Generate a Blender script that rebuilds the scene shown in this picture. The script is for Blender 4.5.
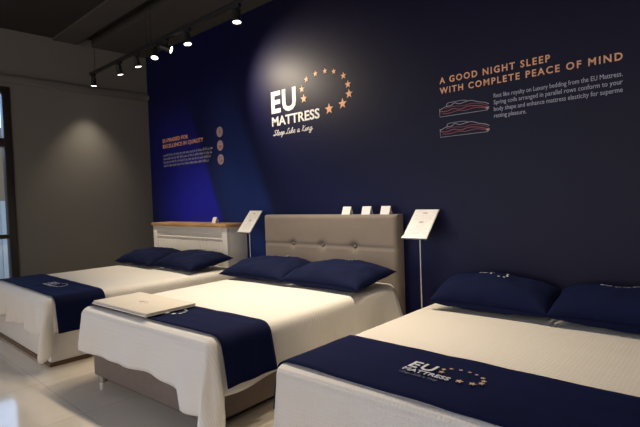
import bpy, bmesh, math, random
from mathutils import Vector, Matrix, noise
random.seed(7)
PI = math.pi
S = bpy.context.scene
COL = S.collection
for o in list(bpy.data.objects):
    bpy.data.objects.remove(o)

# ------------------------------------------------------------------ camera
F, YAW, PIT, ROL, CH, CD = 482.42, 0.7527, 0.0346, -0.0338, 1.3274, 3.5528
cd = bpy.data.cameras.new('camera'); cam = bpy.data.objects.new('camera', cd); COL.objects.link(cam)
fw = Vector((-math.sin(YAW)*math.cos(PIT), math.cos(YAW)*math.cos(PIT), -math.sin(PIT)))
r0 = Vector((math.cos(YAW), math.sin(YAW), 0)); u0 = r0.cross(fw)
r = math.cos(ROL)*r0 + math.sin(ROL)*u0; u = -math.sin(ROL)*r0 + math.cos(ROL)*u0
cam.matrix_world = Matrix(((r.x, u.x, -fw.x, 0), (r.y, u.y, -fw.y, -CD), (r.z, u.z, -fw.z, CH), (0, 0, 0, 1)))
cd.sensor_width = 36; cd.lens = F/640*36; cd.clip_start = 0.05
S.camera = cam

# ------------------------------------------------------------------ world, exposure
vs = S.view_settings
S.display_settings.display_device = 'sRGB'
vs.view_transform = 'Standard'; vs.look = 'None'; vs.gamma = 1; vs.use_curve_mapping = False
vs.exposure = 0.0
wd = bpy.data.worlds.new('daylight'); S.world = wd; wd.use_nodes = True
bg = wd.node_tree.nodes['Background']; bg.inputs[1].default_value = 1.6
_n, _l = wd.node_tree.nodes, wd.node_tree.links       # overcast street daylight: cooler towards the side windows
_tc = _n.new('ShaderNodeTexCoord'); _sx = _n.new('ShaderNodeSeparateXYZ'); _l.new(_tc.outputs['Generated'], _sx.inputs[0])
_mr = _n.new('ShaderNodeMapRange'); _mr.inputs[1].default_value = -.15; _mr.inputs[2].default_value = -.65; _l.new(_sx.outputs['X'], _mr.inputs[0])
_mx = _n.new('ShaderNodeMix'); _mx.data_type = 'RGBA'; _mx.inputs[6].default_value = (.95, .81, .70, 1); _mx.inputs[7].default_value = (1.25, 1.75, 2.7, 1)
_l.new(_mr.outputs[0], _mx.inputs[0]); _l.new(_mx.outputs[2], bg.inputs[0])
SPOT_W = 100.0            # watts of one track spotlight
WARM = (1.0, 0.85, 0.65)

# ------------------------------------------------------------------ materials
def nt(name):
    m = bpy.data.materials.new(name); m.use_nodes = True
    return m, m.node_tree.nodes, m.node_tree.links, m.node_tree.nodes['Principled BSDF']
def plain(name, col, rough=.6, spec=.5, metal=0, emit=None, es=0, sheen=0):
    m, n, l, b = nt(name)
    b.inputs['Base Color'].default_value = (*col, 1); b.inputs['Roughness'].default_value = rough
    b.inputs['Metallic'].default_value = metal; b.inputs['Specular IOR Level'].default_value = spec
    if sheen:
        b.inputs['Sheen Weight'].default_value = sheen; b.inputs['Sheen Roughness'].default_value = .4
    if emit:
        b.inputs['Emission Color'].default_value = (*emit, 1); b.inputs['Emission Strength'].default_value = es
    return m
def varied(name, c1, c2, scale, rough=.7, bump=0, bscale=200, spec=.4, sheen=0, bdist=.002):
    m, n, l, b = nt(name)
    tc = n.new('ShaderNodeTexCoord'); ns = n.new('ShaderNodeTexNoise'); ns.inputs['Scale'].default_value = scale
    ns.inputs['Detail'].default_value = 5
    l.new(tc.outputs['Object'], ns.inputs['Vector'])
    mx = n.new('ShaderNodeMix'); mx.data_type = 'RGBA'
    mx.inputs[6].default_value = (*c1, 1); mx.inputs[7].default_value = (*c2, 1)
    l.new(ns.outputs['Fac'], mx.inputs[0]); l.new(mx.outputs[2], b.inputs['Base Color'])
    b.inputs['Roughness'].default_value = rough; b.inputs['Specular IOR Level'].default_value = spec
    if sheen:
        b.inputs['Sheen Weight'].default_value = sheen; b.inputs['Sheen Roughness'].default_value = .35
        b.inputs['Sheen Tint'].default_value = (.55, .6, .9, 1)
    if bump:
        n2 = n.new('ShaderNodeTexNoise'); n2.inputs['Scale'].default_value = bscale; n2.inputs['Detail'].default_value = 3
        l.new(tc.outputs['Object'], n2.inputs['Vector'])
        bp = n.new('ShaderNodeBump'); bp.inputs['Strength'].default_value = bump; bp.inputs['Distance'].default_value = bdist
        l.new(n2.outputs['Fac'], bp.inputs['Height']); l.new(bp.outputs['Normal'], b.inputs['Normal'])
    return m
def sheet_mat(name, col, kind):
    m, n, l, b = nt(name)
    tc = n.new('ShaderNodeTexCoord')
    b.inputs['Base Color'].default_value = (*col, 1); b.inputs['Roughness'].default_value = .75
    b.inputs['Specular IOR Level'].default_value = .25; b.inputs['Sheen Weight'].default_value = .15
    bp = n.new('ShaderNodeBump'); bp.inputs['Distance'].default_value = .004
    if kind == 'dots':          # dimpled weave: rows of small dots from the unfolded cloth
        vo = n.new('ShaderNodeTexVoronoi'); vo.inputs['Scale'].default_value = 50; vo.inputs['Randomness'].default_value = .12
        l.new(tc.outputs['UV'], vo.inputs['Vector'])
        mr = n.new('ShaderNodeMapRange'); mr.inputs[1].default_value = .1; mr.inputs[2].default_value = .45
        l.new(vo.outputs['Distance'], mr.inputs[0]); l.new(mr.outputs[0], bp.inputs['Height'])
        bp.inputs['Strength'].default_value = .5
    else:                       # fine ribbing along the bed
        wv = n.new('ShaderNodeTexWave'); wv.bands_direction = 'Y'; wv.inputs['Scale'].default_value = 12
        wv.inputs['Distortion'].default_value = 1.5; wv.inputs['Detail'].default_value = 3
        l.new(tc.outputs['UV'], wv.inputs['Vector']); l.new(wv.outputs['Fac'], bp.inputs['Height'])
        bp.inputs['Strength'].default_value = .25
    l.new(bp.outputs['Normal'], b.inputs['Normal'])
    return m
def quilt_mat(name, col):
    m, n, l, b = nt(name)
    tc = n.new('ShaderNodeTexCoord')
    ns = n.new('ShaderNodeTexNoise'); ns.inputs['Scale'].default_value = 9; ns.inputs['Detail'].default_value = 6
    l.new(tc.outputs['Object'], ns.inputs['Vector'])
    mx = n.new('ShaderNodeMix'); mx.data_type = 'RGBA'
    mx.inputs[6].default_value = (col[0]*.75, col[1]*.75, col[2]*.75, 1); mx.inputs[7].default_value = (col[0]*1.3, col[1]*1.3, col[2]*1.3, 1)
    l.new(ns.outputs['Fac'], mx.inputs[0]); l.new(mx.outputs[2], b.inputs['Base Color'])
    b.inputs['Roughness'].default_value = .85; b.inputs['Specular IOR Level'].default_value = .10
    b.inputs['Sheen Weight'].default_value = .08; b.inputs['Sheen Roughness'].default_value = .35
    b.inputs['Sheen Tint'].default_value = (.15, .25, .95, 1)
    n2 = n.new('ShaderNodeTexNoise'); n2.inputs['Scale'].default_value = 160
    l.new(tc.outputs['Object'], n2.inputs['Vector'])
    bp = n.new('ShaderNodeBump'); bp.inputs['Strength'].default_value = .35; bp.inputs['Distance'].default_value = .003
    l.new(n2.outputs['Fac'], bp.inputs['Height']); l.new(bp.outputs['Normal'], b.inputs['Normal'])
    return m

M = {}
M['grey_wall'] = varied('grey_plaster', (.150, .144, .132), (.162, .156, .144), 3, .75, .08, 90)
M['trim'] = varied('grey_trim', (.155, .15, .14), (.168, .162, .15), 4, .6)
M['ceil'] = varied('dark_ceiling', (.052, .049, .046), (.060, .056, .052), 2, .9)
M['ceil_black'] = varied('black_ceiling', (.016, .0145, .0145), (.020, .018, .018), 2, .9)
M['black'] = plain('black_metal', (.012, .012, .013), .45)
M['frame'] = plain('dark_window_frame', (.02, .015, .013), .4)
M['white'] = varied('white_lacquer', (.74, .72, .68), (.78, .76, .72), 6, .45)
M['oak'] = None
M['base_grey'] = varied('taupe_upholstery', (.16, .125, .10), (.21, .165, .135), 14, .85, .4, 260)
M['head_grey'] = varied('greige_upholstery', (.215, .182, .152), (.25, .212, .178), 10, .85, .35, 300, sheen=.1)
M['button'] = varied('greige_button_cloth', (.17, .145, .12), (.20, .17, .14), 20, .85)
M['plinth'] = varied('brown_plinth', (.11, .065, .03), (.16, .095, .045), 12, .5)
M['leg'] = plain('chrome_leg', (.55, .53, .5), .3, metal=1)
M['sheet'] = sheet_mat('ivory_ribbed_sheet', (.78, .745, .685), 'rib')
M['sheet_dots'] = sheet_mat('ivory_dimpled_sheet', (.74, .69, .62), 'dots')
M['mattress'] = varied('mattress_cloth', (.74, .71, .66), (.78, .75, .70), 12, .8)
M['navy'] = quilt_mat('navy_quilted_cloth', (.0032, .0055, .033))
M['navy_pillow'] = quilt_mat('navy_pillow_cloth', (.005, .008, .034))
M['navy_hem'] = plain('navy_hem_binding', (.0035, .0055, .025), 1.0, .05)
M['stitch'] = plain('silver_embroidery', (.62, .63, .68), .5)
M['stitch_dim'] = plain('thin_grey_embroidery', (.12, .125, .16), .6)
M['stitch_gold'] = plain('copper_embroidery', (.60, .40, .25), .5)
M['towel'] = varied('cream_towelling', (.68, .62, .53), (.73, .665, .575), 8, .9, .5, 400)
M['paper'] = plain('white_paper', (.88, .87, .85), .6)
M['ink'] = plain('grey_ink', (.52, .49, .48), .7)
M['steel'] = plain('brushed_steel', (.62, .62, .63), .35, metal=.9)
M['vinyl_white'] = plain('white_vinyl', (.86, .85, .83), .5)
M['vinyl_copper'] = plain('copper_vinyl', (.86, .43, .22), .45)
M['vinyl_pale'] = plain('pale_vinyl', (.46, .45, .52), .5)
M['vinyl_red'] = plain('red_vinyl', (.40, .09, .085), .5)
M['vinyl_pink'] = plain('pale_pink_vinyl', (.44, .32, .34), .5)
M['vinyl_brown'] = plain('brown_vinyl', (.27, .15, .14), .5)
M['lens'] = plain('lamp_lens', (.9, .9, .9), .3, emit=(1, .93, .80), es=9)
M['fence'] = varied('pale_blue_steel', (.45, .60, .78), (.50, .64, .80), 4, .6)
M['out_wall'] = varied('outside_plaster', (.20, .185, .16), (.23, .21, .185), 3, .8)
M['pavement'] = varied('outside_pavement', (.33, .34, .36), (.42, .43, .44), 6, .8)

def oak():
    m, n, l, b = nt('oak_board')
    tc = n.new('ShaderNodeTexCoord'); mp = n.new('ShaderNodeMapping'); mp.inputs['Scale'].default_value = (1.2, 14, 14)
    ns = n.new('ShaderNodeTexNoise'); ns.inputs['Scale'].default_value = 3; ns.inputs['Detail'].default_value = 8
    l.new(tc.outputs['Object'], mp.inputs[0]); l.new(mp.outputs[0], ns.inputs['Vector'])
    cr = n.new('ShaderNodeValToRGB'); cr.color_ramp.elements[0].position = .3; cr.color_ramp.elements[1].position = .7
    cr.color_ramp.elements[0].color = (.42, .23, .09, 1); cr.color_ramp.elements[1].color = (.58, .35, .16, 1)
    l.new(ns.outputs['Fac'], cr.inputs[0]); l.new(cr.outputs[0], b.inputs['Base Color'])
    b.inputs['Roughness'].default_value = .45
    return m
M['oak'] = oak()

def floor_mat():
    m, n, l, b = nt('polished_cream_tile')
    tc = n.new('ShaderNodeTexCoord')
    br = n.new('ShaderNodeTexBrick'); br.offset = 0; br.inputs['Scale'].default_value = 1
    br.inputs['Brick Width'].default_value = .8; br.inputs['Row Height'].default_value = .8
    br.inputs['Mortar Size'].default_value = .004; br.inputs['Mortar Smooth'].default_value = .1
    br.inputs['Color1'].default_value = (.74, .67, .57, 1); br.inputs['Color2'].default_value = (.70, .635, .54, 1)
    br.inputs['Mortar'].default_value = (.58, .52, .43, 1)
    l.new(tc.outputs['Object'], br.inputs['Vector'])
    ns = n.new('ShaderNodeTexNoise'); ns.inputs['Scale'].default_value = 1.6; ns.inputs['Detail'].default_value = 8; ns.inputs['Distortion'].default_value = 1.2
    l.new(tc.outputs['Object'], ns.inputs['Vector'])
    cr = n.new('ShaderNodeValToRGB'); cr.color_ramp.elements[0].color = (.86, .86, .88, 1); cr.color_ramp.elements[1].color = (1.1, 1.08, 1.02, 1)
    l.new(ns.outputs['Fac'], cr.inputs[0])
    mx = n.new('ShaderNodeMix'); mx.data_type = 'RGBA'; mx.blend_type = 'MULTIPLY'; mx.inputs[0].default_value = 1
    l.new(br.outputs['Color'], mx.inputs[6]); l.new(cr.outputs[0], mx.inputs[7]); l.new(mx.outputs[2], b.inputs['Base Color'])
    b.inputs['Roughness'].default_value = .085; b.inputs['Specular IOR Level'].default_value = .55
    return m
M['floor'] = floor_mat()

def navy_wall_mat():
    """Printed wall graphic: navy ground with slanted blue bands (object coordinates = metres on the wall)."""
    m, n, l, b = nt('navy_wall_print')
    tc = n.new('ShaderNodeTexCoord'); sp = n.new('ShaderNodeSeparateXYZ'); l.new(tc.outputs['Object'], sp.inputs[0])
    def math_(op, a, bb, clamp=False):
        q = n.new('ShaderNodeMath'); q.operation = op; q.use_clamp = clamp
        for i, v in enumerate((a, bb)):
            if isinstance(v, (int, float)): q.inputs[i].default_value = v
            else: l.new(v, q.inputs[i])
        return q.outputs[0]
    X, Z = sp.outputs['X'], sp.outputs['Z']
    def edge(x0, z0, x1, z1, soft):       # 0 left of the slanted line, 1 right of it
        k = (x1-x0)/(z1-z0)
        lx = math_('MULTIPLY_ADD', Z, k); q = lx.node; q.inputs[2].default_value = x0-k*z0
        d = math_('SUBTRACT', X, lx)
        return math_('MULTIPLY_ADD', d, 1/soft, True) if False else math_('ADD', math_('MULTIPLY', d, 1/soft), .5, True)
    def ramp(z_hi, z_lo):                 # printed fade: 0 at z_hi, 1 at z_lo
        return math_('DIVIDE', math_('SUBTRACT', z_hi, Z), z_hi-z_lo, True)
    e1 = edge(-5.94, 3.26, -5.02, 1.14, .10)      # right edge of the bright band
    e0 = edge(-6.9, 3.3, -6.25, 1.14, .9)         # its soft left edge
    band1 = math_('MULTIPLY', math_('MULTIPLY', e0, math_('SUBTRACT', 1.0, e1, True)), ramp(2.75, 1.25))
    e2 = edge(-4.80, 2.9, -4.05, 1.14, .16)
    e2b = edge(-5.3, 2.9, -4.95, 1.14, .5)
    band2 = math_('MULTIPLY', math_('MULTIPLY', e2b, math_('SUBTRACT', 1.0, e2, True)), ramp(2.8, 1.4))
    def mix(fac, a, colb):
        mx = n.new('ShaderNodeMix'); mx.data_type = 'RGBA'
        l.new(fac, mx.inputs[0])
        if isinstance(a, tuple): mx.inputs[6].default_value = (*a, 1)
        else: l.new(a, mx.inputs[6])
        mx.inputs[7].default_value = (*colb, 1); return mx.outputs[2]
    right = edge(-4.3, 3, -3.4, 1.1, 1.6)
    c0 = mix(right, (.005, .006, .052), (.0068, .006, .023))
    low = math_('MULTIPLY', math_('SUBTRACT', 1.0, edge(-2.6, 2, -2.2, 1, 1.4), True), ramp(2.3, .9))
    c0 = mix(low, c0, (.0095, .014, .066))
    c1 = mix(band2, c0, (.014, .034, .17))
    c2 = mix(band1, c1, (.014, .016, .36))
    l.new(c2, b.inputs['Base Color'])
    b.inputs['Roughness'].default_value = .43; b.inputs['Specular IOR Level'].default_value = .17
    return m
M['navy_wall'] = navy_wall_mat()

def glass_mat():
    m = bpy.data.materials.new('window_glass'); m.use_nodes = True
    n, l = m.node_tree.nodes, m.node_tree.links
    n.remove(n['Principled BSDF'])
    t = n.new('ShaderNodeBsdfTransparent'); t.inputs[0].default_value = (.86, .90, .92, 1)
    g = n.new('ShaderNodeBsdfGlossy'); g.inputs['Roughness'].default_value = .02
    fr = n.new('ShaderNodeFresnel'); fr.inputs[0].default_value = 1.5
    mx = n.new('ShaderNodeMixShader'); l.new(fr.outputs[0], mx.inputs[0]); l.new(t.outputs[0], mx.inputs[1]); l.new(g.outputs[0], mx.inputs[2])
    l.new(mx.outputs[0], n['Material Output'].inputs[0])
    return m
M['glass'] = glass_mat()

# ------------------------------------------------------------------ helpers
def add_box(bm, lo, hi, bevel=0, seg=2, mat=None):
    ret = bmesh.ops.create_cube(bm, size=1)
    vs_ = ret['verts']
    c = [(lo[i]+hi[i])/2 for i in range(3)]; s = [hi[i]-lo[i] for i in range(3)]
    for v in vs_:
        v.co = Vector((c[0]+v.co.x*s[0], c[1]+v.co.y*s[1], c[2]+v.co.z*s[2]))
    if bevel:
        es = list({e for v in vs_ for e in v.link_edges})
        bmesh.ops.bevel(bm, geom=es, offset=bevel, segments=seg, affect='EDGES', profile=.5)
def add_tube(bm, p0, p1, r0_, r1_=None, seg=20, caps=True):
    p0, p1 = Vector(p0), Vector(p1); d = p1-p0
    r1_ = r0_ if r1_ is None else r1_
    mat = Matrix.Translation((p0+p1)/2) @ d.to_track_quat('Z', 'Y').to_matrix().to_4x4()
    bmesh.ops.create_cone(bm, cap_ends=caps, segments=seg, radius1=r0_, radius2=r1_, depth=d.length, matrix=mat)
def add_lathe(bm, prof, seg=28, mat=Matrix()):
    rings = []
    for (rr, z) in prof:
        rings.append([bm.verts.new(mat @ Vector((rr*math.cos(2*PI*k/seg), rr*math.sin(2*PI*k/seg), z))) for k in range(seg)])
    for a, b in zip(rings, rings[1:]):
        for k in range(seg):
            bm.faces.new((a[k], a[(k+1) % seg], b[(k+1) % seg], b[k]))
    bm.faces.new(rings[0][::-1]); bm.faces.new(rings[-1])
def obj(name, bm, mat, parent=None, smooth=True, angle=35):
    bmesh.ops.recalc_face_normals(bm, faces=bm.faces[:])
    me = bpy.data.meshes.new(name); bm.to_mesh(me); bm.free()
    me.materials.append(mat)
    o = bpy.data.objects.new(name, me); COL.objects.link(o)
    if smooth:
        me.polygons.foreach_set('use_smooth', [True]*len(me.polygons))
        try: me.set_sharp_from_angle(angle=math.radians(angle))
        except Exception: pass
    if parent: o.parent = parent
    return o
def boxobj(name, lo, hi, mat, parent=None, bevel=0, seg=2):
    bm = bmesh.new(); add_box(bm, lo, hi, bevel, seg); return obj(name, bm, mat, parent, smooth=bool(bevel))
def tag(o, label, cat, group=None):
    o['label'] = label; o['category'] = cat
    if group: o['group'] = group
    return o
def thing(name, label, cat, loc=(0, 0, 0), rz=0, group=None):
    o = bpy.data.objects.new(name, None); COL.objects.link(o); o.empty_display_size = .1
    o.location = loc; o.rotation_euler = (0, 0, rz)
    return tag(o, label, cat, group)
def struct(o):
    o['kind'] = 'structure'; return o
def text_data(body, bold=0.0, shear=0.0, spacing=1.0, res=3, extrude=0.0):
    """verts (2-D), faces of the text with the built-in font, normalised so cap height = 1, x from 0"""
    cu = bpy.data.curves.new('lettering', 'FONT'); cu.body = body; cu.size = 1; cu.offset = bold
    cu.shear = shear; cu.space_character = spacing; cu.resolution_u = res
    to = bpy.data.objects.new('lettering', cu); COL.objects.link(to)
    dg = bpy.context.evaluated_depsgraph_get(); dg.update()
    me = bpy.data.meshes.new_from_object(to.evaluated_get(dg))
    vs_ = [(v.co.x, v.co.y) for v in me.vertices]; fs = [tuple(p.vertices) for p in me.polygons]
    bpy.data.objects.remove(to); bpy.data.curves.remove(cu); bpy.data.meshes.remove(me)
    x0 = min(v[0] for v in vs_); 
    return [(v[0]-x0, v[1]) for v in vs_], fs
def fit_text(body, w, h, cap=None, **k):
    """scaled to width w and cap height h, baseline at 0"""
    vs_, fs = text_data(body, **k)
    mx = max(v[0] for v in vs_); c, _ = text_data('H', **k); ch = max(v[1] for v in c)-min(v[1] for v in c)
    return [(v[0]*w/mx, v[1]*h/ch) for v in vs_], fs
def words(name, V, Fc, fn, mat, parent, depth, gap):
    """one part per word: faces clustered along x"""
    sp = sorted((min(V[i][0] for i in f), max(V[i][0] for i in f), k) for k, f in enumerate(Fc))
    groups, end = [], None
    for a, b, k in sp:
        if end is None or a-end > gap: groups.append([])
        groups[-1].append(k); end = b if end is None or a-end > gap else max(end, b)
    for g in groups:
        ids = sorted({i for k in g for i in Fc[k]}); mp = {v: q for q, v in enumerate(ids)}
        flat_obj(name, [V[i] for i in ids], [tuple(mp[i] for i in Fc[k]) for k in g], fn, mat, parent, depth)
def star2d(cx, cy, rx, ry, rot=0):
    pts = []
    for k in range(10):
        rr = 1 if k % 2 == 0 else .42
        a = PI/2 + k*PI/5 + rot
        pts.append((cx+rr*rx*math.cos(a), cy+rr*ry*math.sin(a)))
    return pts
def add_flat(bm, vs_, fs, fn, depth=None):
    """faces given in 2-D mapped by fn(x, y, h); depth gives them a real thickness"""
    top = [bm.verts.new(fn(x, y, depth or 0)) for x, y in vs_]
    faces = []
    for f in fs:
        try: faces.append(bm.faces.new([top[i] for i in f]))
        except ValueError: pass
    if depth:
        cnt = {}
        for f in fs:
            for a, b in zip(f, f[1:]+f[:1]): cnt[(a, b)] = cnt.get((a, b), 0)+1
        low = {}
        for (a, b) in list(cnt):
            if (b, a) not in cnt:
                for q in (a, b):
                    if q not in low: low[q] = bm.verts.new(fn(vs_[q][0], vs_[q][1], 0))
                try: bm.faces.new((top[b], top[a], low[a], low[b]))
                except ValueError: pass
def flat_obj(name, vs_, fs, fn, mat, parent, depth=None):
    bm = bmesh.new(); add_flat(bm, vs_, fs, fn, depth); return obj(name, bm, mat, parent, smooth=False)
def star_fs(): return [tuple(range(10))]
def ribbon(pts, w):
    """2-D polyline -> thin strip (verts, faces)"""
    vs_, fs = [], []
    for i, p in enumerate(pts):
        a = pts[max(i-1, 0)]; b = pts[min(i+1, len(pts)-1)]
        dx, dy = b[0]-a[0], b[1]-a[1]; L = math.hypot(dx, dy) or 1
        vs_ += [(p[0]-dy/L*w/2, p[1]+dx/L*w/2), (p[0]+dy/L*w/2, p[1]-dx/L*w/2)]
        if i: fs.append((2*i-2, 2*i-1, 2*i+1, 2*i))
    return vs_, fs
def spline(pts, n=8, closed=False):
    out = []
    N = len(pts)
    rng = N if closed else N-1
    g = lambda i: pts[i % N] if closed else pts[max(0, min(N-1, i))]
    for i in range(rng):
        p0, p1, p2, p3 = g(i-1), g(i), g(i+1), g(i+2)
        for k in range(n):
            t = k/n
            out.append(tuple(.5*((2*p1[c])+(-p0[c]+p2[c])*t+(2*p0[c]-5*p1[c]+4*p2[c]-p3[c])*t*t+(-p0[c]+3*p1[c]-3*p2[c]+p3[c])*t**3) for c in range(2)))
    out.append(tuple(g(rng))[:2])
    return out

# ------------------------------------------------------------------ structure
XL = -6.745; ZC = 3.46; YB = -7.0; XR = 3.6
struct(boxobj('floor', (XL-.2, YB, -.1), (XR, .15, 0), M['floor']))
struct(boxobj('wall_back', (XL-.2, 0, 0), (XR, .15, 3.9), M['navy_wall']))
struct(boxobj('wall_right_unseen', (XR, YB, 0), (XR+.15, .15, 3.9), M['grey_wall']))  # unseen side wall, added to keep world light out from the right
# left wall: solid panel beside the corner, window strip from y=-1.83 towards the street
YW = -1.785
bm = bmesh.new()
add_box(bm, (XL-.18, YW, 0), (XL, 0, 3.9))
add_box(bm, (XL-.18, YB, 2.78), (XL, YW, 3.9))
add_box(bm, (XL-.18, YB, 0), (XL, -5.2, 2.78))
struct(obj('wall_left', bm, M['grey_wall'], smooth=False))
bm = bmesh.new()
add_box(bm, (XL, YB, 2.825), (XL+.05, -.03, 2.915), .012)
add_tube(bm, (XL+.03, -.05, 2.87), (XL+.03, -.012, 2.87), .04)
struct(obj('trim_1', bm, M['trim']))
# ceiling: grey panel near the wall, recessed slot, grey beam soffit, black ceiling over the room
bm = bmesh.new()
add_box(bm, (XL-.2, -.78, ZC), (XR, .15, ZC+.12)); struct(obj('ceiling', bm, M['ceil'], smooth=False))
bm = bmesh.new()
add_box(bm, (XL-.2, -1.0, ZC+.10), (XR, -.76, ZC+.26))
struct(obj('ceiling_slot', bm, M['ceil_black'], smooth=False))
bm = bmesh.new()
add_box(bm, (XL-.2, -1.27, ZC-.005), (XR, -.98, ZC+.30)); struct(obj('ceiling_beam', bm, M['ceil'], smooth=False))
bm = bmesh.new()
add_box(bm, (XL-.2, YB, ZC+.02), (XR, -1.27, ZC+.2)); struct(obj('ceiling_black', bm, M['ceil_black'], smooth=False))
# window
win = bpy.data.objects.new('window_1', None); COL.objects.link(win); struct(win)
bm = bmesh.new()
xa, xb = XL-.10, XL+.015
ys = [YW-.001, -2.75, -3.65, -4.5, -5.199]
for i, y in enumerate(ys):
    wdt = .085
    add_box(bm, (xa, y-wdt if i < 4 else y, 0), (xb, y if i < 4 else y+wdt, 2.78), .004)
for (z0, z1) in ((0, .09), (.95, 1.0), (2.06, 2.16), (2.715, 2.78)):
    add_box(bm, (xa+.004, -5.19, z0), (xb-.004, YW-.01, z1))
obj('window_frame', bm, M['frame'], win)
for i in range(4):
    boxobj('window_pane', (XL-.05, ys[i+1]+.0, .05), (XL-.042, ys[i]-.08, 2.75), M['glass'], win)
# outside
struct(boxobj('outside_pavement', (-14, -12, -.16), (XL-.18, 6, -.1), M['pavement']))
struct(boxobj('outside_wall', (-13.4, -12, -.1), (-13.2, 6, 3.2), M['out_wall']))
bm = bmesh.new()
y = -8.0
while y < 4:
    add_box(bm, (-10.5, y, -.1), (-10.46, y+.14, 1.45), .006); add_box(bm, (-10.47, y+.14, -.1), (-10.44, y+.2, 1.45))
    y += .2
tag(obj('fence', bm, M['fence']), 'pale blue corrugated steel fence outside behind the window glass', 'fence')

# ------------------------------------------------------------------ beds
def perimeter_shell(a, L, zt, R, drop, wave, flare, corner, nu=36, nv=44, nt_=16, off=0.0, nc=14, seed=0, puff=.0):
    """Cloth over a mattress: grid top + hanging skirt. Local frame: x across, y 0(foot)..L(head).
    drop(kind, s): length of hanging cloth; wave(kind, s): outward fold; corner: 45-degree fold strength (left, right)"""
    bm = bmesh.new(); uv = bm.loops.layers.uv.new('UVMap'); UV = {}
    ai = a-R; grid = {}
    for i in range(nu+1):
        for j in range(nv+1):
            x = -ai+2*ai*i/nu; y = R+(L-R)*j/nv
            nz = noise.noise(Vector((x*2.2+seed, y*2.2, seed)))*.006 + noise.noise(Vector((x*.8, y*6+seed, 3)))*.004
            ed = 1-min(1, min(ai-abs(x), y-R)/.25); ed = max(0, ed)
            v = bm.verts.new((x, y, zt+off+nz*(1-ed*.6)+puff*(1-ed**2)-puff)); grid[i, j] = v; UV[v] = (x, y)
    for i in range(nu):
        for j in range(nv):
            bm.faces.new((grid[i, j], grid[i+1, j], grid[i+1, j+1], grid[i, j+1]))
    seq = []
    for j in range(nv, -1, -1): seq.append((grid[0, j], (-1, 0), 'left', 1-j/nv))
    for k in range(1, nc): 
        t = k/nc*PI/2; seq.append((grid[0, 0], (-math.cos(t), -math.sin(t)), 'cl', k/nc))
    for i in range(0, nu+1): seq.append((grid[i, 0], (0, -1), 'foot', i/nu))
    for k in range(1, nc):
        t = k/nc*PI/2; seq.append((grid[nu, 0], (math.sin(t), -math.cos(t)), 'cr', k/nc))
    for j in range(0, nv+1): seq.append((grid[nu, j], (1, 0), 'right', j/nv))
    cols = []
    for v0, d, kind, s in seq:
        D = drop(kind, s); col = [v0]
        for q in range(1, nt_+1):
            dd = D*(q/nt_); Ro = R
            if dd < Ro*PI/2:
                h = Ro*math.sin(dd/Ro); dz = Ro*(1-math.cos(dd/Ro)); tt = 0
            else:
                tt = dd-Ro*PI/2; h = Ro+flare*tt; dz = Ro+tt*math.sqrt(max(0, 1-flare*flare))
            wv = wave(kind, s)
            h += wv*min(1, tt/.22)
            if kind in ('cl', 'cr'):
                h += corner[0 if kind == 'cl' else 1]*math.sin(PI*s)**2*tt
            p = Vector((v0.co.x+d[0]*(h+off), v0.co.y+d[1]*(h+off), zt+off-dz))
            w = bm.verts.new(p); UV[w] = (v0.co.x+d[0]*dd, v0.co.y+d[1]*dd); col.append(w)
        cols.append(col)
    for A, B in zip(cols, cols[1:]):
        for q in range(nt_):
            f = [A[q], A[q+1], B[q+1], B[q]]
            f = [f[i] for i in range(4) if f[i] not in f[:i]]
            if len(f) > 2:
                try: bm.faces.new(f)
                except ValueError: pass
    for f in bm.faces:
        for lp in f.loops: lp[uv].uv = UV[lp.vert]
    return bm
def thicken(o, t):
    md = o.modifiers.new('cloth_thickness', 'SOLIDIFY'); md.thickness = t; md.offset = 1
def runner_mesh(a, zt, R, v0, v1, hangl, hangr, off, ripple, seed, flare=.09):
    """strip across the bed following the sheet: v0/v1 are functions of x in -1..1"""
    bm = bmesh.new(); uv = bm.loops.layers.uv.new('UVMap')
    ai = a-R; path = []
    n1, n2, n3 = 12, 5, 60
    def side(sgn, hang, up):
        pts = []
        for q in range(n1): pts.append((sgn*(a+off+flare*hang*(1-q/n1)+.014*(1-q/n1)), zt-R-(hang)*(1-q/n1), sgn))
        for q in range(n2+1):
            t = PI/2*(1-q/n2); pts.append((sgn*(ai+(R+off)*math.sin(t)), zt-R+(R+off)*math.cos(t), sgn))
        return pts if up else pts[::-1]
    path += side(-1, hangl, True)
    for k in range(1, n3): path.append((-ai+2*ai*k/n3, zt+off, 0))
    path += side(1, hangr, False)
    m = 16; rows = []; s = 0; prev = None
    for (x, z, sd) in path:
        if prev: s += math.hypot(x-prev[0], z-prev[1])
        prev = (x, z); t = max(-1, min(1, x/a)); ya, yb = v0(t), v1(t); row = []
        for q in range(m+1):
            y = ya+(yb-ya)*q/m; zz = z; xx = x
            w = noise.noise(Vector((s*3.1+seed, y*5, seed)))*ripple
            if sd == 0: zz += abs(w)*.8+.002*math.cos(q/m*PI*6)
            else: xx += sd*(abs(w)+.004*(1+math.cos(q/m*PI*4))*min(1, (zt-z)/.2))
            if y < R and sd == 0:                      # droops over the rounded foot edge
                e = (R-y); zz -= R-math.sqrt(max(0, R*R-min(e, R*.98)**2))
            row.append(bm.verts.new((xx, y, zz)))
        rows.append((row, s))
    for (A, sa), (B, sb) in zip(rows, rows[1:]):
        for q in range(m):
            f = bm.faces.new((A[q], B[q], B[q+1], A[q+1]))
    return bm
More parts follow.
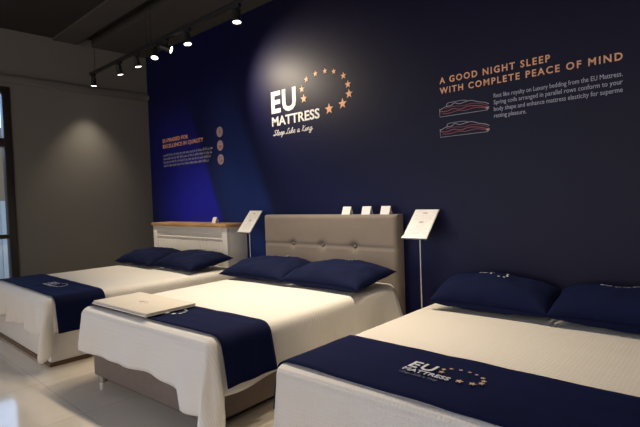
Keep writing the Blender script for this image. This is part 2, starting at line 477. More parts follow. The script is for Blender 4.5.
def logo_parts(parent, fn, sc, m_text, m_star, names=('lettering', 'star'), ring=True, tag_line=True, wt=(.032, .022), m_tag=None):
    """brand mark in 2-D units (x right, y up), total about 1.1 x .42, mapped by fn"""
    vs1, fs1 = fit_text('EU', .385, .235, bold=wt[0], spacing=1.12); vs2, fs2 = fit_text('MATTRESS', .715, .10, bold=wt[1])
    V = [(x, y+.145) for x, y in vs1]; Fc = list(fs1); nb = len(V)
    V += vs2; Fc += [tuple(i+nb for i in f) for f in fs2]
    f2 = lambda x, y, h: fn(x*sc, y*sc, h)
    flat_obj(names[0], V, Fc, f2, m_text, parent, .0025)
    if tag_line:
        V, Fc = script_line(.60, .052)
        words('tagline_word', [(x+.015, y-.105) for x, y in V], Fc, f2, m_tag or m_text, parent, .0015, .012)
    if ring:
        for (x, y, rr) in STARS:
            flat_obj(names[1], star2d(x, y, rr, rr), star_fs(), f2, m_star, parent, .0025)
STARS = [(.500, .222, .047), (.478, .325, .036), (.547, .410, .032), (.674, .443, .029), (.804, .442, .029), (.919, .416, .029),
         (1.037, .352, .035), (1.090, .262, .038), (1.100, .172, .046), (1.017, .092, .053), (.843, .068, .056)]
GL = {  # single-stroke cursive letters, unit x-height
 'S': [(.75, 1.55), (.55, 1.75), (.25, 1.6), (.3, 1.2), (.6, .8), (.6, .25), (.25, 0), (-.05, .2), (.2, .35), (.6, .15), (.9, .3)],
 'l': [(0, .2), (.3, .8), (.45, 1.6), (.3, 1.75), (.2, 1.3), (.22, .3), (.4, 0), (.6, .25)],
 'e': [(0, .25), (.35, .5), (.5, .8), (.3, .95), (.12, .6), (.2, .1), (.45, 0), (.7, .3)],
 'p': [(0, .3), (.2, .95), (.12, 0), (.02, -.8), (.15, -.5), (.22, .4), (.45, .95), (.65, .6), (.45, .05), (.25, .15), (.8, .3)],
 'L': [(.75, 1.45), (.6, 1.75), (.4, 1.5), (.35, .6), (.1, .05), (-.05, .2), (.2, .3), (.6, 0), (.95, .25)],
 'i': [(0, .2), (.22, .95), (.2, .2), (.35, 0), (.55, .25)],
 'k': [(0, .2), (.3, 1.2), (.35, 1.7), (.2, 1.6), (.15, 0), (.25, .55), (.5, .9), (.5, .6), (.25, .5), (.5, .05), (.75, .25)],
 'a': [(.55, .85), (.3, .98), (.08, .5), (.2, .03), (.45, .3), (.56, .9), (.55, .2), (.7, 0), (.85, .25)],
 'K': [(.1, 1.6), (.25, 1.7), (.15, 0), (.2, .7), (.8, 1.7), (.3, .85), (.6, .1), (.9, .05), (1.0, .25)],
 'n': [(0, .3), (.15, .95), (.15, 0), (.3, .75), (.5, .95), (.58, .3), (.7, 0), (.88, .25)],
 'g': [(.55, .85), (.3, .98), (.08, .5), (.2, .05), (.45, .3), (.56, .9), (.5, -.5), (.25, -.85), (.1, -.5), (.5, -.05), (.9, .35)]}
def script_line(w, xh, body='Sleep Like a King'):
    V, Fc = [], []; x = 0; strokes = []
    for ch in body:
        if ch == ' ': x += .55; continue
        g = GL[ch]; strokes.append([(px+x+.22*py, py) for px, py in g]); x += max(p[0] for p in g)-.06
    mx = max(p[0] for s in strokes for p in s)
    for s in strokes:
        v, f = ribbon(spline([(px*w/mx, py*xh*.62) for px, py in s], 5), xh*.12)
        b = len(V); V += v; Fc += [tuple(i+b for i in q) for q in f]
    return V, Fc

def loc_fn(bedloc, rz):
    m = Matrix.Translation(bedloc) @ Matrix.Rotation(rz, 4, 'Z')
    return m
class Bed: pass
def base_parts(root, wb, L, z0, z1, mat, mattr, zt, a, v0=.04):
    bm = bmesh.new(); add_box(bm, (-wb/2, v0, z0), (wb/2, L, z1), .02, 3); obj('base', bm, mat, root)
    bm = bmesh.new(); add_box(bm, (-a+.02, .02, z1), (a-.02, L, zt-.012), .045, 4); obj('mattress', bm, M['mattress'], root)

# ---- bed 1 (far left, white cabinet headboard)
B1 = ((-5.10, -2.265, 0), .0); A1, Z1 = .83, .565
t = thing('bed', 'bed with white panelled headboard and oak ledge, nearest the grey wall', 'bed', *B1)
boxobj('base', (-.76, .04, .03), (.76, 1.94, .30), M['white'], t, .012)
bm = bmesh.new(); add_box(bm, (-.765, .03, 0), (.765, 1.93, .03)); p = obj('plinth', bm, M['plinth'], t, smooth=False); p['label'] = 'thin brown plinth strip along the floor'
bm = bmesh.new(); add_box(bm, (-A1+.02, .02, .30), (A1-.02, 1.95, Z1-.012), .045, 4); obj('mattress', bm, M['mattress'], t)
hx0, hx1, hy0, hy1, hz = -1.085, .60, 1.965, 2.25, 1.015
bm = bmesh.new()
add_box(bm, (hx0, hy0+.03, 0), (hx1, hy1, hz), .004)
for lo, hi in (((hx0, hy0, 0), (hx0+.10, hy0+.034, hz)), ((hx1-.10, hy0, 0), (hx1, hy0+.034, hz)),
               ((hx0+.10, hy0, hz-.07), (hx1-.10, hy0+.034, hz)), ((hx0+.10, hy0, 0), (hx1-.10, hy0+.034, .12))):
    add_box(bm, lo, hi, .004)
hb = obj('headboard', bm, M['white'], t)
bm = bmesh.new()
x = hx0+.103
while x < hx1-.13:
    add_box(bm, (x, hy0+.018, .12), (min(x+.040, hx1-.102), hy0+.032, hz-.14), .004, 2); x += .044
add_box(bm, (hx0+.101, hy0+.010, hz-.152), (hx1-.101, hy0+.033, hz-.128), .008, 3)
add_box(bm, (hx0+.101, hy0+.018, hz-.125), (hx1-.101, hy0+.033, hz-.07), .002)
pn = obj('beaded_panel', bm, M['white'], hb)
bm = bmesh.new(); add_box(bm, (hx0-.015, hy0-.02, hz), (hx1+.012, hy1, hz+.038), .006); ot = obj('ledge', bm, M['oak'], hb); ot['label'] = 'oak ledge board'

def drop1(kind, s):
    base = .335
    if kind == 'right': return .30+.0*s
    if kind == 'cr': return base+.20*math.sin(PI*min(1, s*1.0))**1.2 - .035*s
    if kind == 'foot': return base+.02*math.sin(s*17)
    if kind == 'left': return .33
    return base+.1*math.sin(PI*s)
def wave1(kind, s):
    if kind == 'foot': return .026*math.sin(s*34+.6)+.016*math.sin(s*61+1.5)
    if kind == 'right': return .004*math.sin(s*24)
    if kind == 'cr': return .02*math.sin(s*PI*2)+.026*math.sin(34.6)*(1-s)
    return .01*math.sin(s*20)
bm = perimeter_shell(A1, 1.95, Z1, .06, drop1, wave1, .05, (.2, .22), seed=1)
o = obj('bed_sheet', bm, M['sheet'], None); o.location = B1[0]; thicken(o, .004)
tag(o, 'ivory sheet with gathered folds at the foot of the bed by the window', 'bed sheet', None)
bm = runner_mesh(A1, Z1, .06, lambda t: .07, lambda t: .47, .22, .215, .012, .012, 3)
rn1 = thing('bed_runner', 'bright blue-lit navy bed runner on the bed nearest the window', 'bed runner', B1[0])
o = obj('runner_cloth', bm, M['navy'], rn1); thicken(o, .006)

# ---- bed 2 (middle, tufted headboard)
TH2 = .06; B2 = ((-3.00, -2.14, 0), TH2); A2, Z2 = .787, .562
t2 = thing('bed', 'middle bed with tall greige button-tufted headboard and taupe base', 'bed', *B2)
bm = bmesh.new(); add_box(bm, (-.70, .05, .055), (.70, 1.95, .32), .018, 3); obj('base', bm, M['base_grey'], t2)
bm = bmesh.new(); add_box(bm, (-A2+.02, .02, .32), (A2-.02, 1.93, Z2-.012), .045, 4); obj('mattress', bm, M['mattress'], t2)
bm = bmesh.new(); add_box(bm, (-.62, .13, 0), (.62, 1.85, .056)); p = obj('plinth', bm, M['black'], t2, smooth=False); p['label'] = 'dark recessed plinth'
for sx in (-.655, .655):
    for yy in (.095, 1.90):
        bm = bmesh.new(); add_tube(bm, (sx, yy, 0), (sx, yy, .057), .028, .032); obj('leg', bm, M['leg'], t2)
# headboard: one grid front with tufting, sides and back
HW, HZ = .803, 1.155
hbx = .0; hby0 = 1.945; hbd = .125
bm = bmesh.new()
nx, nz = 90, 70
btn = [(-.40, .865), (-.02, .865), (.36, .865)]
def tuft(x, z):
    d = 0
    for bx, bz in btn:
        d += .020*math.exp(-((x-bx)**2+(z-bz)**2)/.0012)+.007*math.exp(-((x-bx)**2+(z-bz)**2)/.012)
    d += .010*math.exp(-((z-.865)/.009)**2)
    for bx, _ in btn:
        if z < .865: d += .0025*math.exp(-((x-bx)/.006)**2)
    ex = HW-abs(x); ez = HZ-z
    e = min(ex, ez); rr = .03
    if e < rr: d += rr-math.sqrt(max(0, rr*rr-(rr-e)**2))
    return d
g = {}
def nonlin(k, n):      # finer near the edges
    tt = k/n; return tt
for i in range(nx+1):
    x = -HW+2*HW*i/nx
    for k in range(nz+1):
        z = .12+(HZ-.12)*k/nz
        g[i, k] = bm.verts.new((hbx+x, hby0+tuft(x, z), z))
for i in range(nx):
    for k in range(nz):
        bm.faces.new((g[i, k], g[i+1, k], g[i+1, k+1], g[i, k+1]))
ring = [g[0, k] for k in range(nz+1)] + [g[i, nz] for i in range(1, nx+1)] + [g[nx, k] for k in range(nz-1, -1, -1)] + [g[i, 0] for i in range(nx-1, 0, -1)]
back = [bm.verts.new((v.co.x, hby0+hbd, v.co.z)) for v in ring]
for k in range(len(ring)):
    k2 = (k+1) % len(ring); bm.faces.new((ring[k], ring[k2], back[k2], back[k]))
bm.faces.new(back)
add_box(bm, (hbx-HW+.05, hby0+.02, 0), (hbx+HW-.05, hby0+hbd-.01, .13))
hb2 = obj('headboard', bm, M['head_grey'], t2, angle=50)
for bx, bz in btn:
    bm = bmesh.new()
    bmesh.ops.create_uvsphere(bm, u_segments=16, v_segments=10, radius=.014, matrix=Matrix.Translation((hbx+bx, hby0+.022, bz)) @ Matrix.Diagonal((1, .6, 1, 1)))
    obj('button', bm, M['button'], hb2)
def drop2(kind, s):
    base = .335
    if kind == 'foot':
        k = max(0, min(1, (s-.83)/.06)); k = k*k*(3-2*k)
        return base+.012*math.sin(s*9)+.02*s**4+.085*k
    if kind == 'cr': return base+.105*(1-s)+.17*math.sin(PI*s)**.8
    if kind == 'right': return .345-.02*s + (.02*math.sin(s*22))*.4
    if kind == 'cl': return base-.01*math.sin(PI*s)
    return .30
def wave2(kind, s):
    if kind == 'foot': return .018*math.sin(s*13+2)+.012*math.sin(s*29)*(.3+s)
    if kind == 'right': return .010*math.sin(s*19+.5)+(.05*max(0, (s-.9)/.1) if s > .9 else 0)
    if kind == 'cr': return .018*math.sin(15)*(1-s)+.03*math.sin(s*PI*3)*math.sin(PI*s)
    return .008*math.sin(s*15)
bm = perimeter_shell(A2, 1.93, Z2, .06, drop2, wave2, .09, (.05, .30), seed=5)
o = obj('bed_sheet', bm, M['sheet'], None); o.location = B2[0]; o.rotation_euler.z = TH2; thicken(o, .004)
tag(o, 'ivory sheet on the middle bed with long corner fold reaching the floor', 'bed sheet')
bm = runner_mesh(A2, Z2, .06, lambda t: .065, lambda t: .445, .2, .205, .012, .010, 9)
rn2 = thing('bed_runner', 'navy bed runner lying under the folded cream blanket', 'bed runner', *B2)
o = obj('runner_cloth', bm, M['navy'], rn2); thicken(o, .006)

# ---- bed 3 (right, low)
TH3 = .035; B3 = ((-1.02, -1.865, 0), TH3); A3, Z3 = .91, .447
t3 = thing('bed', 'low wide bed at the right edge of the photo without visible headboard', 'bed', *B3)
bm = bmesh.new(); add_box(bm, (-.84, .05, .05), (.84, 1.80, .20), .018, 3); obj('base', bm, M['base_grey'], t3)
bm = bmesh.new(); add_box(bm, (-A3+.02, .02, .20), (A3-.02, 1.80, Z3-.012), .045, 4); obj('mattress', bm, M['mattress'], t3)
for sx in (-.75, .75):
    for yy in (.13, 1.7):
        bm = bmesh.new(); add_tube(bm, (sx, yy, 0), (sx, yy, .052), .028, .032); obj('leg', bm, M['leg'], t3)
def drop3(kind, s):
    base = .36
    if kind in ('cl', 'cr'): return base+.07*math.sin(PI*s)
    return base+.01*math.sin(s*11)
def wave3(kind, s):
    if kind == 'foot': return .012*math.sin(s*15+1)+.008*math.sin(s*37)
    if kind == 'left': return .012*math.sin(s*17)
    return .01*math.sin(s*9)
bm = perimeter_shell(A3, 1.80, Z3, .05, drop3, wave3, .05, (.06, .2), nu=46, seed=11)
o = obj('bed_sheet', bm, M['sheet_dots'], None); o.location = B3[0]; o.rotation_euler.z = TH3; thicken(o, .004)
tag(o, 'ivory dimpled sheet on the low bed in the right foreground', 'bed sheet')
bm = runner_mesh(A3, Z3, .05, lambda t: .045-.030*(t+1)/2, lambda t: .63-.06*(t+1)/2, .22, .2, .010, .010, 17)
rn3 = thing('bed_runner', 'navy bed runner with lettering and star ring on the low bed', 'bed runner', *B3)
o = obj('runner_cloth', bm, M['navy'], rn3); thicken(o, .006)

# embroidery on the runners (flat stitching, local bed frame)
def on_bed(zt, x0, y0, rot=0):
    c, s = math.cos(rot), math.sin(rot)
    return lambda x, y, h: Vector((x0+c*x-s*y, y0+s*x+c*y, zt+.0275+h))
logo_parts(rn3, on_bed(Z3, -.29, .28, -.045), .345, M['stitch'], M['stitch_gold'], ('embroidered_lettering', 'embroidered_star'), wt=(.015, .008), m_tag=M['stitch_dim'])
logo_parts(rn1, on_bed(Z1, .055, .22, 0), .30, M['stitch'], M['stitch'], ('embroidered_lettering', 'embroidered_star'), tag_line=False, wt=(.015, .008))
for (x, y, rr) in STARS:
    if x > .75:
        flat_obj('embroidered_star', star2d(x, y, rr, rr), star_fs(), (lambda f: lambda X, Y, h: f(X*.36, Y*.36, h))(on_bed(Z2, -.23, .17, .02)), M['stitch'], rn2, .002)

# ------------------------------------------------------------------ pillows
def make_pillow(name, label, w, d, h, loc, rot, seed, emb=True, group=None, emb_at=(0, .55)):
    root = thing(name, label, 'pillow', (0, 0, 0), 0, group)
    root.location = loc; root.rotation_euler = rot
    n, m = 44, 30
    def edge(u, v):
        x = w/2*u*(1-.06*(1-v*v)*u*u); y = d/2*v*(1-.10*(1-u*u)*v*v)
        return x, y
    def surf(u, v, sgn):
        x, y = edge(u, v)
        k = max(0, (1-u**4)*(1-v**4)); prof = (max(0, (1-u*u)*(1-v*v)))**.42*.72+.28*k**.5*(.9)
        wr = noise.noise(Vector((u*2.3+seed, v*2.3, seed*1.7)))*.020+noise.noise(Vector((u*6+seed, v*5, seed)))*.006
        cr = .010*math.exp(-((abs(u)-.80)/.08)**2)*math.sin(v*9+seed)*(1-v*v)
        z = sgn*(h/2)*prof*(1.18 if sgn > 0 else .58)+(wr+cr)*min(1, prof*1.3)
        return Vector((x, y, z))
    bm = bmesh.new(); T, Bt = {}, {}
    for i in range(n+1):
        for j in range(m+1):
            u_ = -math.cos(PI*i/n); v_ = -math.cos(PI*j/m); u_ = .5*u_+.5*(-1+2*i/n); v_ = .5*v_+.5*(-1+2*j/m)
            T[i, j] = bm.verts.new(surf(u_, v_, 1))
            Bt[i, j] = T[i, j] if i in (0, n) or j in (0, m) else bm.verts.new(surf(u_, v_, -1))
    for i in range(n):
        for j in range(m):
            bm.faces.new((T[i, j], T[i+1, j], T[i+1, j+1], T[i, j+1]))
            f = (Bt[i, j], Bt[i, j+1], Bt[i+1, j+1], Bt[i+1, j])
            if {Bt[i, j], Bt[i, j+1], Bt[i+1, j+1], Bt[i+1, j]} != {T[i, j], T[i, j+1], T[i+1, j+1], T[i+1, j]}: bm.faces.new(f)
    obj('cover', bm, M['navy_pillow'], root, angle=75)
    # piping along the seam
    bm = bmesh.new(); loop = []
    for k in range(160):
        q = k/40
        if q < 1: u_, v_ = -1+2*q, -1
        elif q < 2: u_, v_ = 1, -1+2*(q-1)
        elif q < 3: u_, v_ = 1-2*(q-2), 1
        else: u_, v_ = -1, 1-2*(q-3)
        loop.append(surf(u_*.999, v_*.999, 1))
    prev = None; first = None
    for k, p in enumerate(loop):
        tg = (loop[(k+1) % 160]-loop[k-1]).normalized(); nrm = Vector((0, 0, 1)); bi = tg.cross(nrm)
        rg = [bm.verts.new(p+.005*(math.cos(a)*nrm+math.sin(a)*bi)) for a in (0, PI/2, PI, 3*PI/2)]
        if prev:
            for a in range(4): bm.faces.new((prev[a], prev[(a+1) % 4], rg[(a+1) % 4], rg[a]))
        else: first = rg
        prev = rg
    for a in range(4): bm.faces.new((prev[a], prev[(a+1) % 4], first[(a+1) % 4], first[a]))
    obj('piping', bm, M['navy_hem'], root)
    if emb:
        ex, ey = emb_at
        def fn(x, y, hh):
            u_ = max(-.95, min(.95, ex+x/(w/2))); v_ = max(-.95, min(.95, ey+y/(d/2)))
            return surf(u_, v_, 1)+Vector((0, 0, .004+hh))
        vs_, fs = fit_text('EU', .06, .036, bold=.0)
        flat_obj('embroidered_lettering', [(x-.09, y-.005) for x, y in vs_], fs, fn, M['stitch'], root, .001)
        for (x, y, rr) in STARS:
            flat_obj('embroidered_star', star2d((x-.5)*.2, (y-.25)*.24, .010, .010), star_fs(), fn, M['stitch'], root, .001)
    return root
P_ = 'navy pillows on the beds'
make_pillow('pillow', 'left navy pillow on the bed with oak-topped headboard', .82, .56, .19, (-5.56, -.66, .648), (.12, 0, .03), 1.3, emb_at=(0, .5))
make_pillow('pillow', 'right navy pillow on the bed with oak-topped headboard', .82, .54, .20, (-4.735, -.62, .652), (.13, 0, -.03), 2.9, emb_at=(-.05, .5))
make_pillow('pillow', 'left navy pillow against the tufted headboard, beside the small sign stand', .82, .54, .20, (-3.52, -.54, .646), (.12, 0, TH2+.02), 4.1, emb_at=(-.0, .6))
make_pillow('pillow', 'right navy pillow against the tufted headboard, overlapping its neighbour', .84, .54, .21, (-2.69, -.50, .650), (.13, 0, TH2-.04), 6.2, emb_at=(-.02, .6))
make_pillow('pillow', 'navy pillow on the low bed, the left one beside the sign pole', .84, .36, .26, (-1.465, -.20, .568), (.28, 0, TH3), 8.4, emb_at=(-.05, .45))
make_pillow('pillow', 'navy pillow on the low bed, cut by the right edge of the photo', .84, .36, .26, (-.635, -.19, .568), (.28, 0, TH3-.02), 9.7, emb_at=(-.15, .45))

# ------------------------------------------------------------------ folded blanket on bed 2
bl = thing('folded_blanket', 'cream folded blanket lying on the navy runner of the middle bed', 'blanket', (-3.325, -1.915, Z2+.026), .045)
for k, (dx, dy, w, d, z0, z1) in enumerate(((0, 0, .76, .385, 0, .012), (.004, .004, .752, .377, .0125, .025))):
    bm = bmesh.new()
    nx, ny = 40, 22; rows = {}
    add_box(bm, (-w/2+dx, -d/2+dy, z0), (w/2+dx, d/2+dy, z1), .005, 3)
    o = obj('folded_layer', bm, M['towel'], bl)
def on_blanket(x, y, h): return Vector((x, y, .0255+h))
bmv, bmf = fit_text('EU', .05, .03, bold=.03)
flat_obj('embroidered_lettering', [(x-.03, y-.01) for x, y in bmv], bmf, on_blanket, M['ink'], bl, .001)
for (x, y, rr) in STARS[::2]:
    flat_obj('embroidered_star', star2d(.0+(x-.5)*.12, -.03+(y-.1)*.14, .007, .007), star_fs(), on_blanket, M['ink'], bl, .001)

# ------------------------------------------------------------------ sign stands
def sign_stand(label, cx, yb, zb, yt, zt, w, seed):
    root = thing('sign_stand', label, 'sign stand', (cx, 0, 0))
    py = yb+.09; 
    ang = math.atan2(zt-zb, yt-yb); L = math.hypot(zt-zb, yt-yb)
    def pt(x, s, h=0):          # s along the board from its lower edge, h out of its face
        return Vector((x, yb+math.cos(ang)*s-math.sin(ang)*h, zb+math.sin(ang)*s+math.cos(ang)*h))
    zp = zb+math.tan(ang)*(py-yb)-.012
    bm = bmesh.new(); add_tube(bm, (0, py, .012), (0, py, zp), .006, seg=16); obj('pole', bm, M['steel'], root)
    bm = bmesh.new(); add_lathe(bm, [(.125, 0), (.125, .008), (.118, .012), (.016, .014), (.012, .03), (.0061, .032)], mat=Matrix.Translation((0, py, 0))); obj('foot_plate', bm, M['steel'], root)
    bm = bmesh.new()
    def slab(x0, x1, s0, s1, h0, h1):
        v = [bm.verts.new(pt(x, s, h)) for h in (h0, h1) for s in (s0, s1) for x in (x0, x1)]
        for f in ((0, 1, 3, 2), (4, 6, 7, 5), (0, 4, 5, 1), (2, 3, 7, 6), (0, 2, 6, 4), (1, 5, 7, 3)): bm.faces.new([v[i] for i in f])
    slab(-w/2-.006, w/2+.006, -.006, L+.006, -.008, -.001)
    slab(-w/2-.006, w/2+.006, -.006, .004, -.008, .010)
    obj('board', bm, M['steel'], root)
    bm = bmesh.new(); slab(-w/2, w/2, 0.004, L, -.0009, .0015); pp = obj('paper', bm, M['paper'], root)
    rnd = random.Random(seed); V, Fc = [], []
    def bar(x0, x1, s0, s1):
        b = len(V); V.extend([(x0, s0), (x1, s0), (x1, s1), (x0, s1)]); Fc.append((b, b+1, b+2, b+3))
    bar(-.022, .022, L-.045, L-.030)
    for k in range(14):
        s = .045+k*.0145; x = -w/2+.022 if k % 4 else -w/2+.05
        while x < w/2-.03:
            ww = rnd.uniform(.008, .024)
            if not (.38*L < s < .62*L and abs(x) > .04): bar(x, min(x+ww, w/2-.02), s, s+.0032)
            x += ww+.006
    bar(-.018, .018, L*.52, L*.52+.020)
    flat_obj('printing', V, Fc, lambda x, s, h: pt(x, s, .0019+h), M['ink'], root)
    return root
sign_stand('white tilted sign on a steel pole between the two headboards', -4.235, -.275, .962, -.085, 1.193, .215, 3)
sign_stand('white tilted sign on a steel pole between middle and low bed', -2.078, -.25, .972, -.04, 1.190, .212, 5)

# ------------------------------------------------------------------ small cards
def card(label, x, y, z, w, h, rz, group=None):
    root = thing('price_card', label, 'card', (x, y, z), rz, group)
    bm = bmesh.new()
    prof = [(-.030, 0), (-.0012, h), (.0012, h), (.030, 0), (.0285, 0), (0, h-.004), (-.0285, 0)]
    A = [bm.verts.new((-w/2, py, pz)) for py, pz in prof]; Bv = [bm.verts.new((w/2, py, pz)) for py, pz in prof]
    n_ = len(prof)
    for k in range(n_): bm.faces.new((A[k], A[(k+1) % n_], Bv[(k+1) % n_], Bv[k]))
    bm.faces.new(A[::-1]); bm.faces.new(Bv)
    obj('folded_paper', bm, M['paper'], root, smooth=False)
ht = loc_fn(B2[0], TH2)
for nm, lx in (('leftmost of the three white cards standing on the tufted headboard', .245), ('middle one of the three white cards standing on the tufted headboard', .465), ('rightmost of the three white cards standing on the tufted headboard', .665)):
    q = ht @ Vector((lx, hby0+.075, HZ)); card(nm, q.x, q.y, q.z-.001, .092, .074, TH2)
card('small white card standing on the oak ledge of the white headboard', -4.86, -.2, hz+.038, .075, .075, 0)

# ------------------------------------------------------------------ track lights
YT, ZT = -.9, 3.035
tr = thing('lighting_track', 'long black lighting rail hung below the ceiling along the navy wall', 'lighting track', (-6.5, YT, ZT))
boxobj('rail', (0, -.018, -.018), (7.3, .018, .018), M['black'], tr, .003)
for rx in (.12, 1.50, 1.60, 3.3, 5.0, 6.8):
    bm = bmesh.new(); add_tube(bm, (rx, 0, .018), (rx, 0, ZC+.14-ZT), .004, seg=8); obj('suspension_wire', bm, M['black'], tr)
boxobj('end_cap', (-.012, -.022, -.022), (.004, .022, .022), M['black'], tr)
def spot(label, x, aim, power, cone=75, blend=.6, y=YT, z=ZT, big=1.0, col=WARM):
    root = thing('track_spotlight', label, 'spotlight', (x, y, z-.018), 0, 'black spotlights along the ceiling rail')
    d = Vector(aim)-Vector((x, y, z-.10)); d.normalize()
    boxobj('adapter', (-.05, -.017, -.026), (.05, .017, 0), M['black'], root, .003)
    piv = Vector((0, 0, -.085))
    bm = bmesh.new()
    add_tube(bm, (0, 0, -.026), (0, 0, -.05), .009)
    add_box(bm, (-.048, -.007, -.055), (.048, .007, -.047)); add_box(bm, (-.048, -.007, -.10), (-.042, .007, -.05)); add_box(bm, (.042, -.007, -.10), (.048, .007, -.05))
    obj('yoke', bm, M['black'], root)
    q = Matrix.Translation(piv) @ d.to_track_quat('Z', 'Y').to_matrix().to_4x4()
    bm = bmesh.new()
    add_lathe(bm, [(.018, -.055), (.028, -.045), (.029, -.01), (.032, .03), (.038, .062), (.040, .068), (.038, .068), (.035, .055)], mat=q)
    obj('lamp_head', bm, M['black'], root)
    bm = bmesh.new(); add_lathe(bm, [(.034, .0555), (.034, .0615), (.022, .0645), (.004, .066)], mat=q); obj('lens', bm, M['lens'], root)
    ld = bpy.data.lights.new('lamp_light', 'SPOT'); ld.energy = power; ld.color = col; ld.spot_size = math.radians(cone); ld.spot_blend = blend
    ld.shadow_soft_size = .04
    lo = bpy.data.objects.new('lamp_light', ld); COL.objects.link(lo); lo.parent = root
    lo.location = piv+d*.085; lo.rotation_euler = (-d).to_track_quat('Z', 'Y').to_euler()
    return root
spot('black spotlight at the far end of the rail, beside the grey wall', -6.435, (-6.50, -.92, 0), SPOT_W*.65, 80, 1.0)
spot('black spotlight second along the rail from the grey wall', -5.693, (-5.6, -.5, .7), SPOT_W*.6, 75, 1.0)
spot('black spotlight third along the rail from the grey wall', -5.245, (-5.05, -.5, .7), SPOT_W*.6, 75, 1.0)
spot('black spotlight left one of the close pair on the rail, tilted to the beds', -4.833, (-4.2, -1.5, .6), SPOT_W*.6, 80, 1.0)
spot('black spotlight right one of the close pair, its lens turned sideways to the sign', -4.612, (-3.62, 0, 2.45), SPOT_W*1.35, 80, 1.0)
spot('black spotlight on the rail right of the close pair', -4.197, (-3.7, -1.0, .5), SPOT_W*.9, 85, 1.0)
spot('black spotlight nearest the camera, cut by the top of the photo', -3.40, (-3.1, -1.1, .5), SPOT_W*1.5, 85, 1.0)
for x, ax, pw in ((-2.5, -2.4, 1.3), (-1.7, -1.6, .9), (-.7, -.8, .42), (.3, .1, .3)):
    spot('black spotlight farther along the rail above the low bed', x, (ax, -1.0, .45), SPOT_W*pw, 85, 1.0)

# ------------------------------------------------------------------ wall graphics
def on_wall(x0, z0, lift=.001):
    return lambda x, y, h: Vector((x0+x, -lift-h, z0+y))
ws = thing('wall_sign', 'white lettering with ring of copper stars high on navy wall', 'wall sign', (0, 0, 0))
logo_parts(ws, on_wall(-4.00, 2.115), 1.0, M['vinyl_white'], M['vinyl_copper'])
hl = thing('wall_lettering', 'copper heading with pale paragraph at the right of the navy wall', 'wall lettering')
V, Fc = fit_text('A GOOD NIGHT SLEEP', .845, .050, bold=.020, spacing=1.3); words('heading_word', V, Fc, on_wall(-1.955, 2.204), M['vinyl_copper'], hl, .002, .028)
V, Fc = fit_text('WITH COMPLETE PEACE OF MIND', 1.275, .049, bold=.020, spacing=1.3); words('heading_word', V, Fc, on_wall(-1.955, 2.124), M['vinyl_copper'], hl, .002, .028)
for k, (ln, w) in enumerate((('Rest like royalty on Luxury bedding from the EU Mattress.', .83), ('Spring coils arranged in parallel rows conform to your', .83),
                             ('body shape and enhance mattress elasticity for superme', .83), ('resting pleasure.', .235))):
    V, Fc = fit_text(ln, w, .031, bold=.0); words('paragraph_word', V, Fc, on_wall(-1.512, 2.022-k*.0495), M['vinyl_pale'], hl, .001, .0085)
def diagram(label, z):
    root = thing('wall_diagram', label, 'diagram')
    f0 = on_wall(-1.96, z-.022); f = lambda x, y, h: f0(x, y*.68, h)
    def strip(nm, pts, w, mat, n=6, sm=True):
        p = spline(pts, n) if sm else pts
        V, Fc = ribbon(p, w); flat_obj(nm, V, Fc, f, mat, root, .001)
    strip('body_outline', [(0, .045), (.05, .075), (.10, .08), (.13, .105), (.17, .085), (.22, .095), (.27, .10), (.33, .07), (.38, .052), (.41, .03)], .005, M['vinyl_pale'])
    strip('body_outline', [(.06, .078), (.07, .112), (.11, .118), (.20, .118), (.24, .104)], .004, M['vinyl_pale'])
    strip('mattress_outline', [(0, .06), (0, -.035), (.40, -.035), (.41, .0)], .004, M['vinyl_pale'], sm=False)
    strip('spine_line', [(.0, .03), (.06, .022), (.12, .04), (.18, .022), (.24, .04), (.30, .035), (.36, .015), (.40, -.01)], .007, M['vinyl_red'])
    strip('spine_line', [(.02, .0), (.08, -.005), (.16, .01), (.22, .0), (.30, .012), (.37, -.005), (.40, -.012)], .005, M['vinyl_red'])
    strip('spine_line', [(.05, .055), (.12, .066), (.2, .055), (.28, .065), (.36, .04), (.405, .012)], .004, M['vinyl_red'])
    flat_obj('dot', [(.398+.013*math.cos(a*PI/8), -.012+.013*math.sin(a*PI/8)) for a in range(16)], [tuple(range(16))], f, M['vinyl_pink'], root, .0015)
diagram('upper outline drawing of a sleeper on a mattress, under copper heading', 1.985)
diagram('lower outline drawing of a sleeper on a mattress, under copper heading', 1.822)
lt = thing('wall_lettering', 'dim copper heading and small lines at left of the navy wall', 'wall lettering')
V, Fc = fit_text('EU-PRAISED FOR', .665, .052, bold=.02); words('heading_word', V, Fc, on_wall(-6.36, 2.172), M['vinyl_copper'], lt, .002, .02)
V, Fc = fit_text('EXCELLENCE IN QUALITY', 1.02, .052, bold=.02); words('heading_word', V, Fc, on_wall(-6.36, 2.092), M['vinyl_copper'], lt, .002, .02)
rnd = random.Random(4)
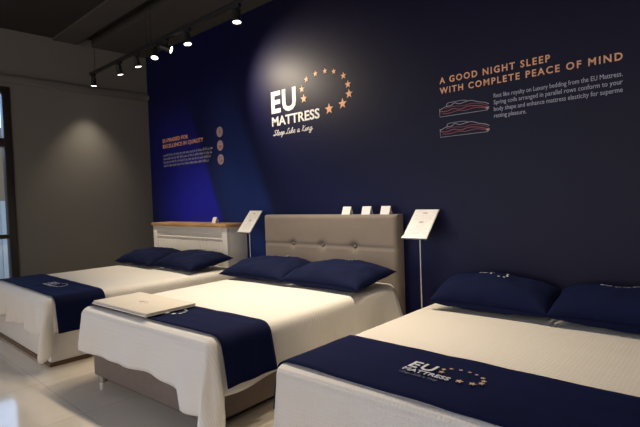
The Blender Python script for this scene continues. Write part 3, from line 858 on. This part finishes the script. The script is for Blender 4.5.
for k, w in enumerate((1.22, 1.24, 1.20, 1.15)):       # too small to read in the photo: word-like strokes
    V, Fc = [], []; x = 0
    while x < w-.03:
        ww = rnd.uniform(.03, .11)
        n_ = max(2, int(ww/.016))
        for q in range(n_):
            xx = x+q*.016; hh = .024 if rnd.random() < .75 else .034; b = len(V)
            V += [(xx, 0), (xx+.005, 0), (xx+.005, hh), (xx, hh)]; Fc.append((b, b+1, b+2, b+3))
            b = len(V); y0 = rnd.choice((0, .010, .019)); V += [(xx+.005, y0), (xx+.012, y0), (xx+.012, y0+.005), (xx+.005, y0+.005)]; Fc.append((b, b+1, b+2, b+3))
        x += n_*.016+.016
    words('paragraph_word', V, Fc, on_wall(-6.355, 1.975-k*.049), M['vinyl_pale'], lt, .001, .012)
for k, (z, lab) in enumerate(((2.170, 'topmost of the three small round badges on the navy wall'), (2.003, 'middle one of the three small round badges on the navy wall'), (1.832, 'lowest of the three small round badges on the navy wall'))):
    rt = thing('wall_badge', lab, 'badge', (-4.978, 0, z))
    f = on_wall(0, 0)
    disc = lambda cx, cy, rx, ry, n=28: ([(cx+rx*math.cos(a*2*PI/n), cy+ry*math.sin(a*2*PI/n)) for a in range(n)], [tuple(range(n))])
    flat_obj('disc', *disc(0, 0, .064, .064), f, M['vinyl_pink'], rt, .002)
    g2 = on_wall(0, 0, .0035)
    if k == 0:
        flat_obj('motif', *disc(.006, .0, .010, .028, 16), g2, M['vinyl_brown'], rt, .001)
        flat_obj('motif', *disc(.0, .038, .008, .008, 16), g2, M['vinyl_brown'], rt, .001)
    elif k == 1:
        flat_obj('motif', *ribbon([(-.045, .005), (-.02, .02), (.0, .008), (.02, .018), (.045, .004)], .012), g2, M['vinyl_copper'], rt, .001)
        flat_obj('motif', *disc(0, -.012, .020, .016, 16), g2, M['vinyl_brown'], rt, .001)
    else:
        flat_obj('motif', *disc(-.018, .018, .014, .014, 16), g2, M['vinyl_brown'], rt, .001)
        flat_obj('motif', *disc(.022, -.015, .020, .014, 16), g2, M['vinyl_brown'], rt, .001)
        flat_obj('motif', *ribbon([(-.045, -.02), (-.01, -.035), (.03, -.038)], .008), g2, M['vinyl_brown'], rt, .001)
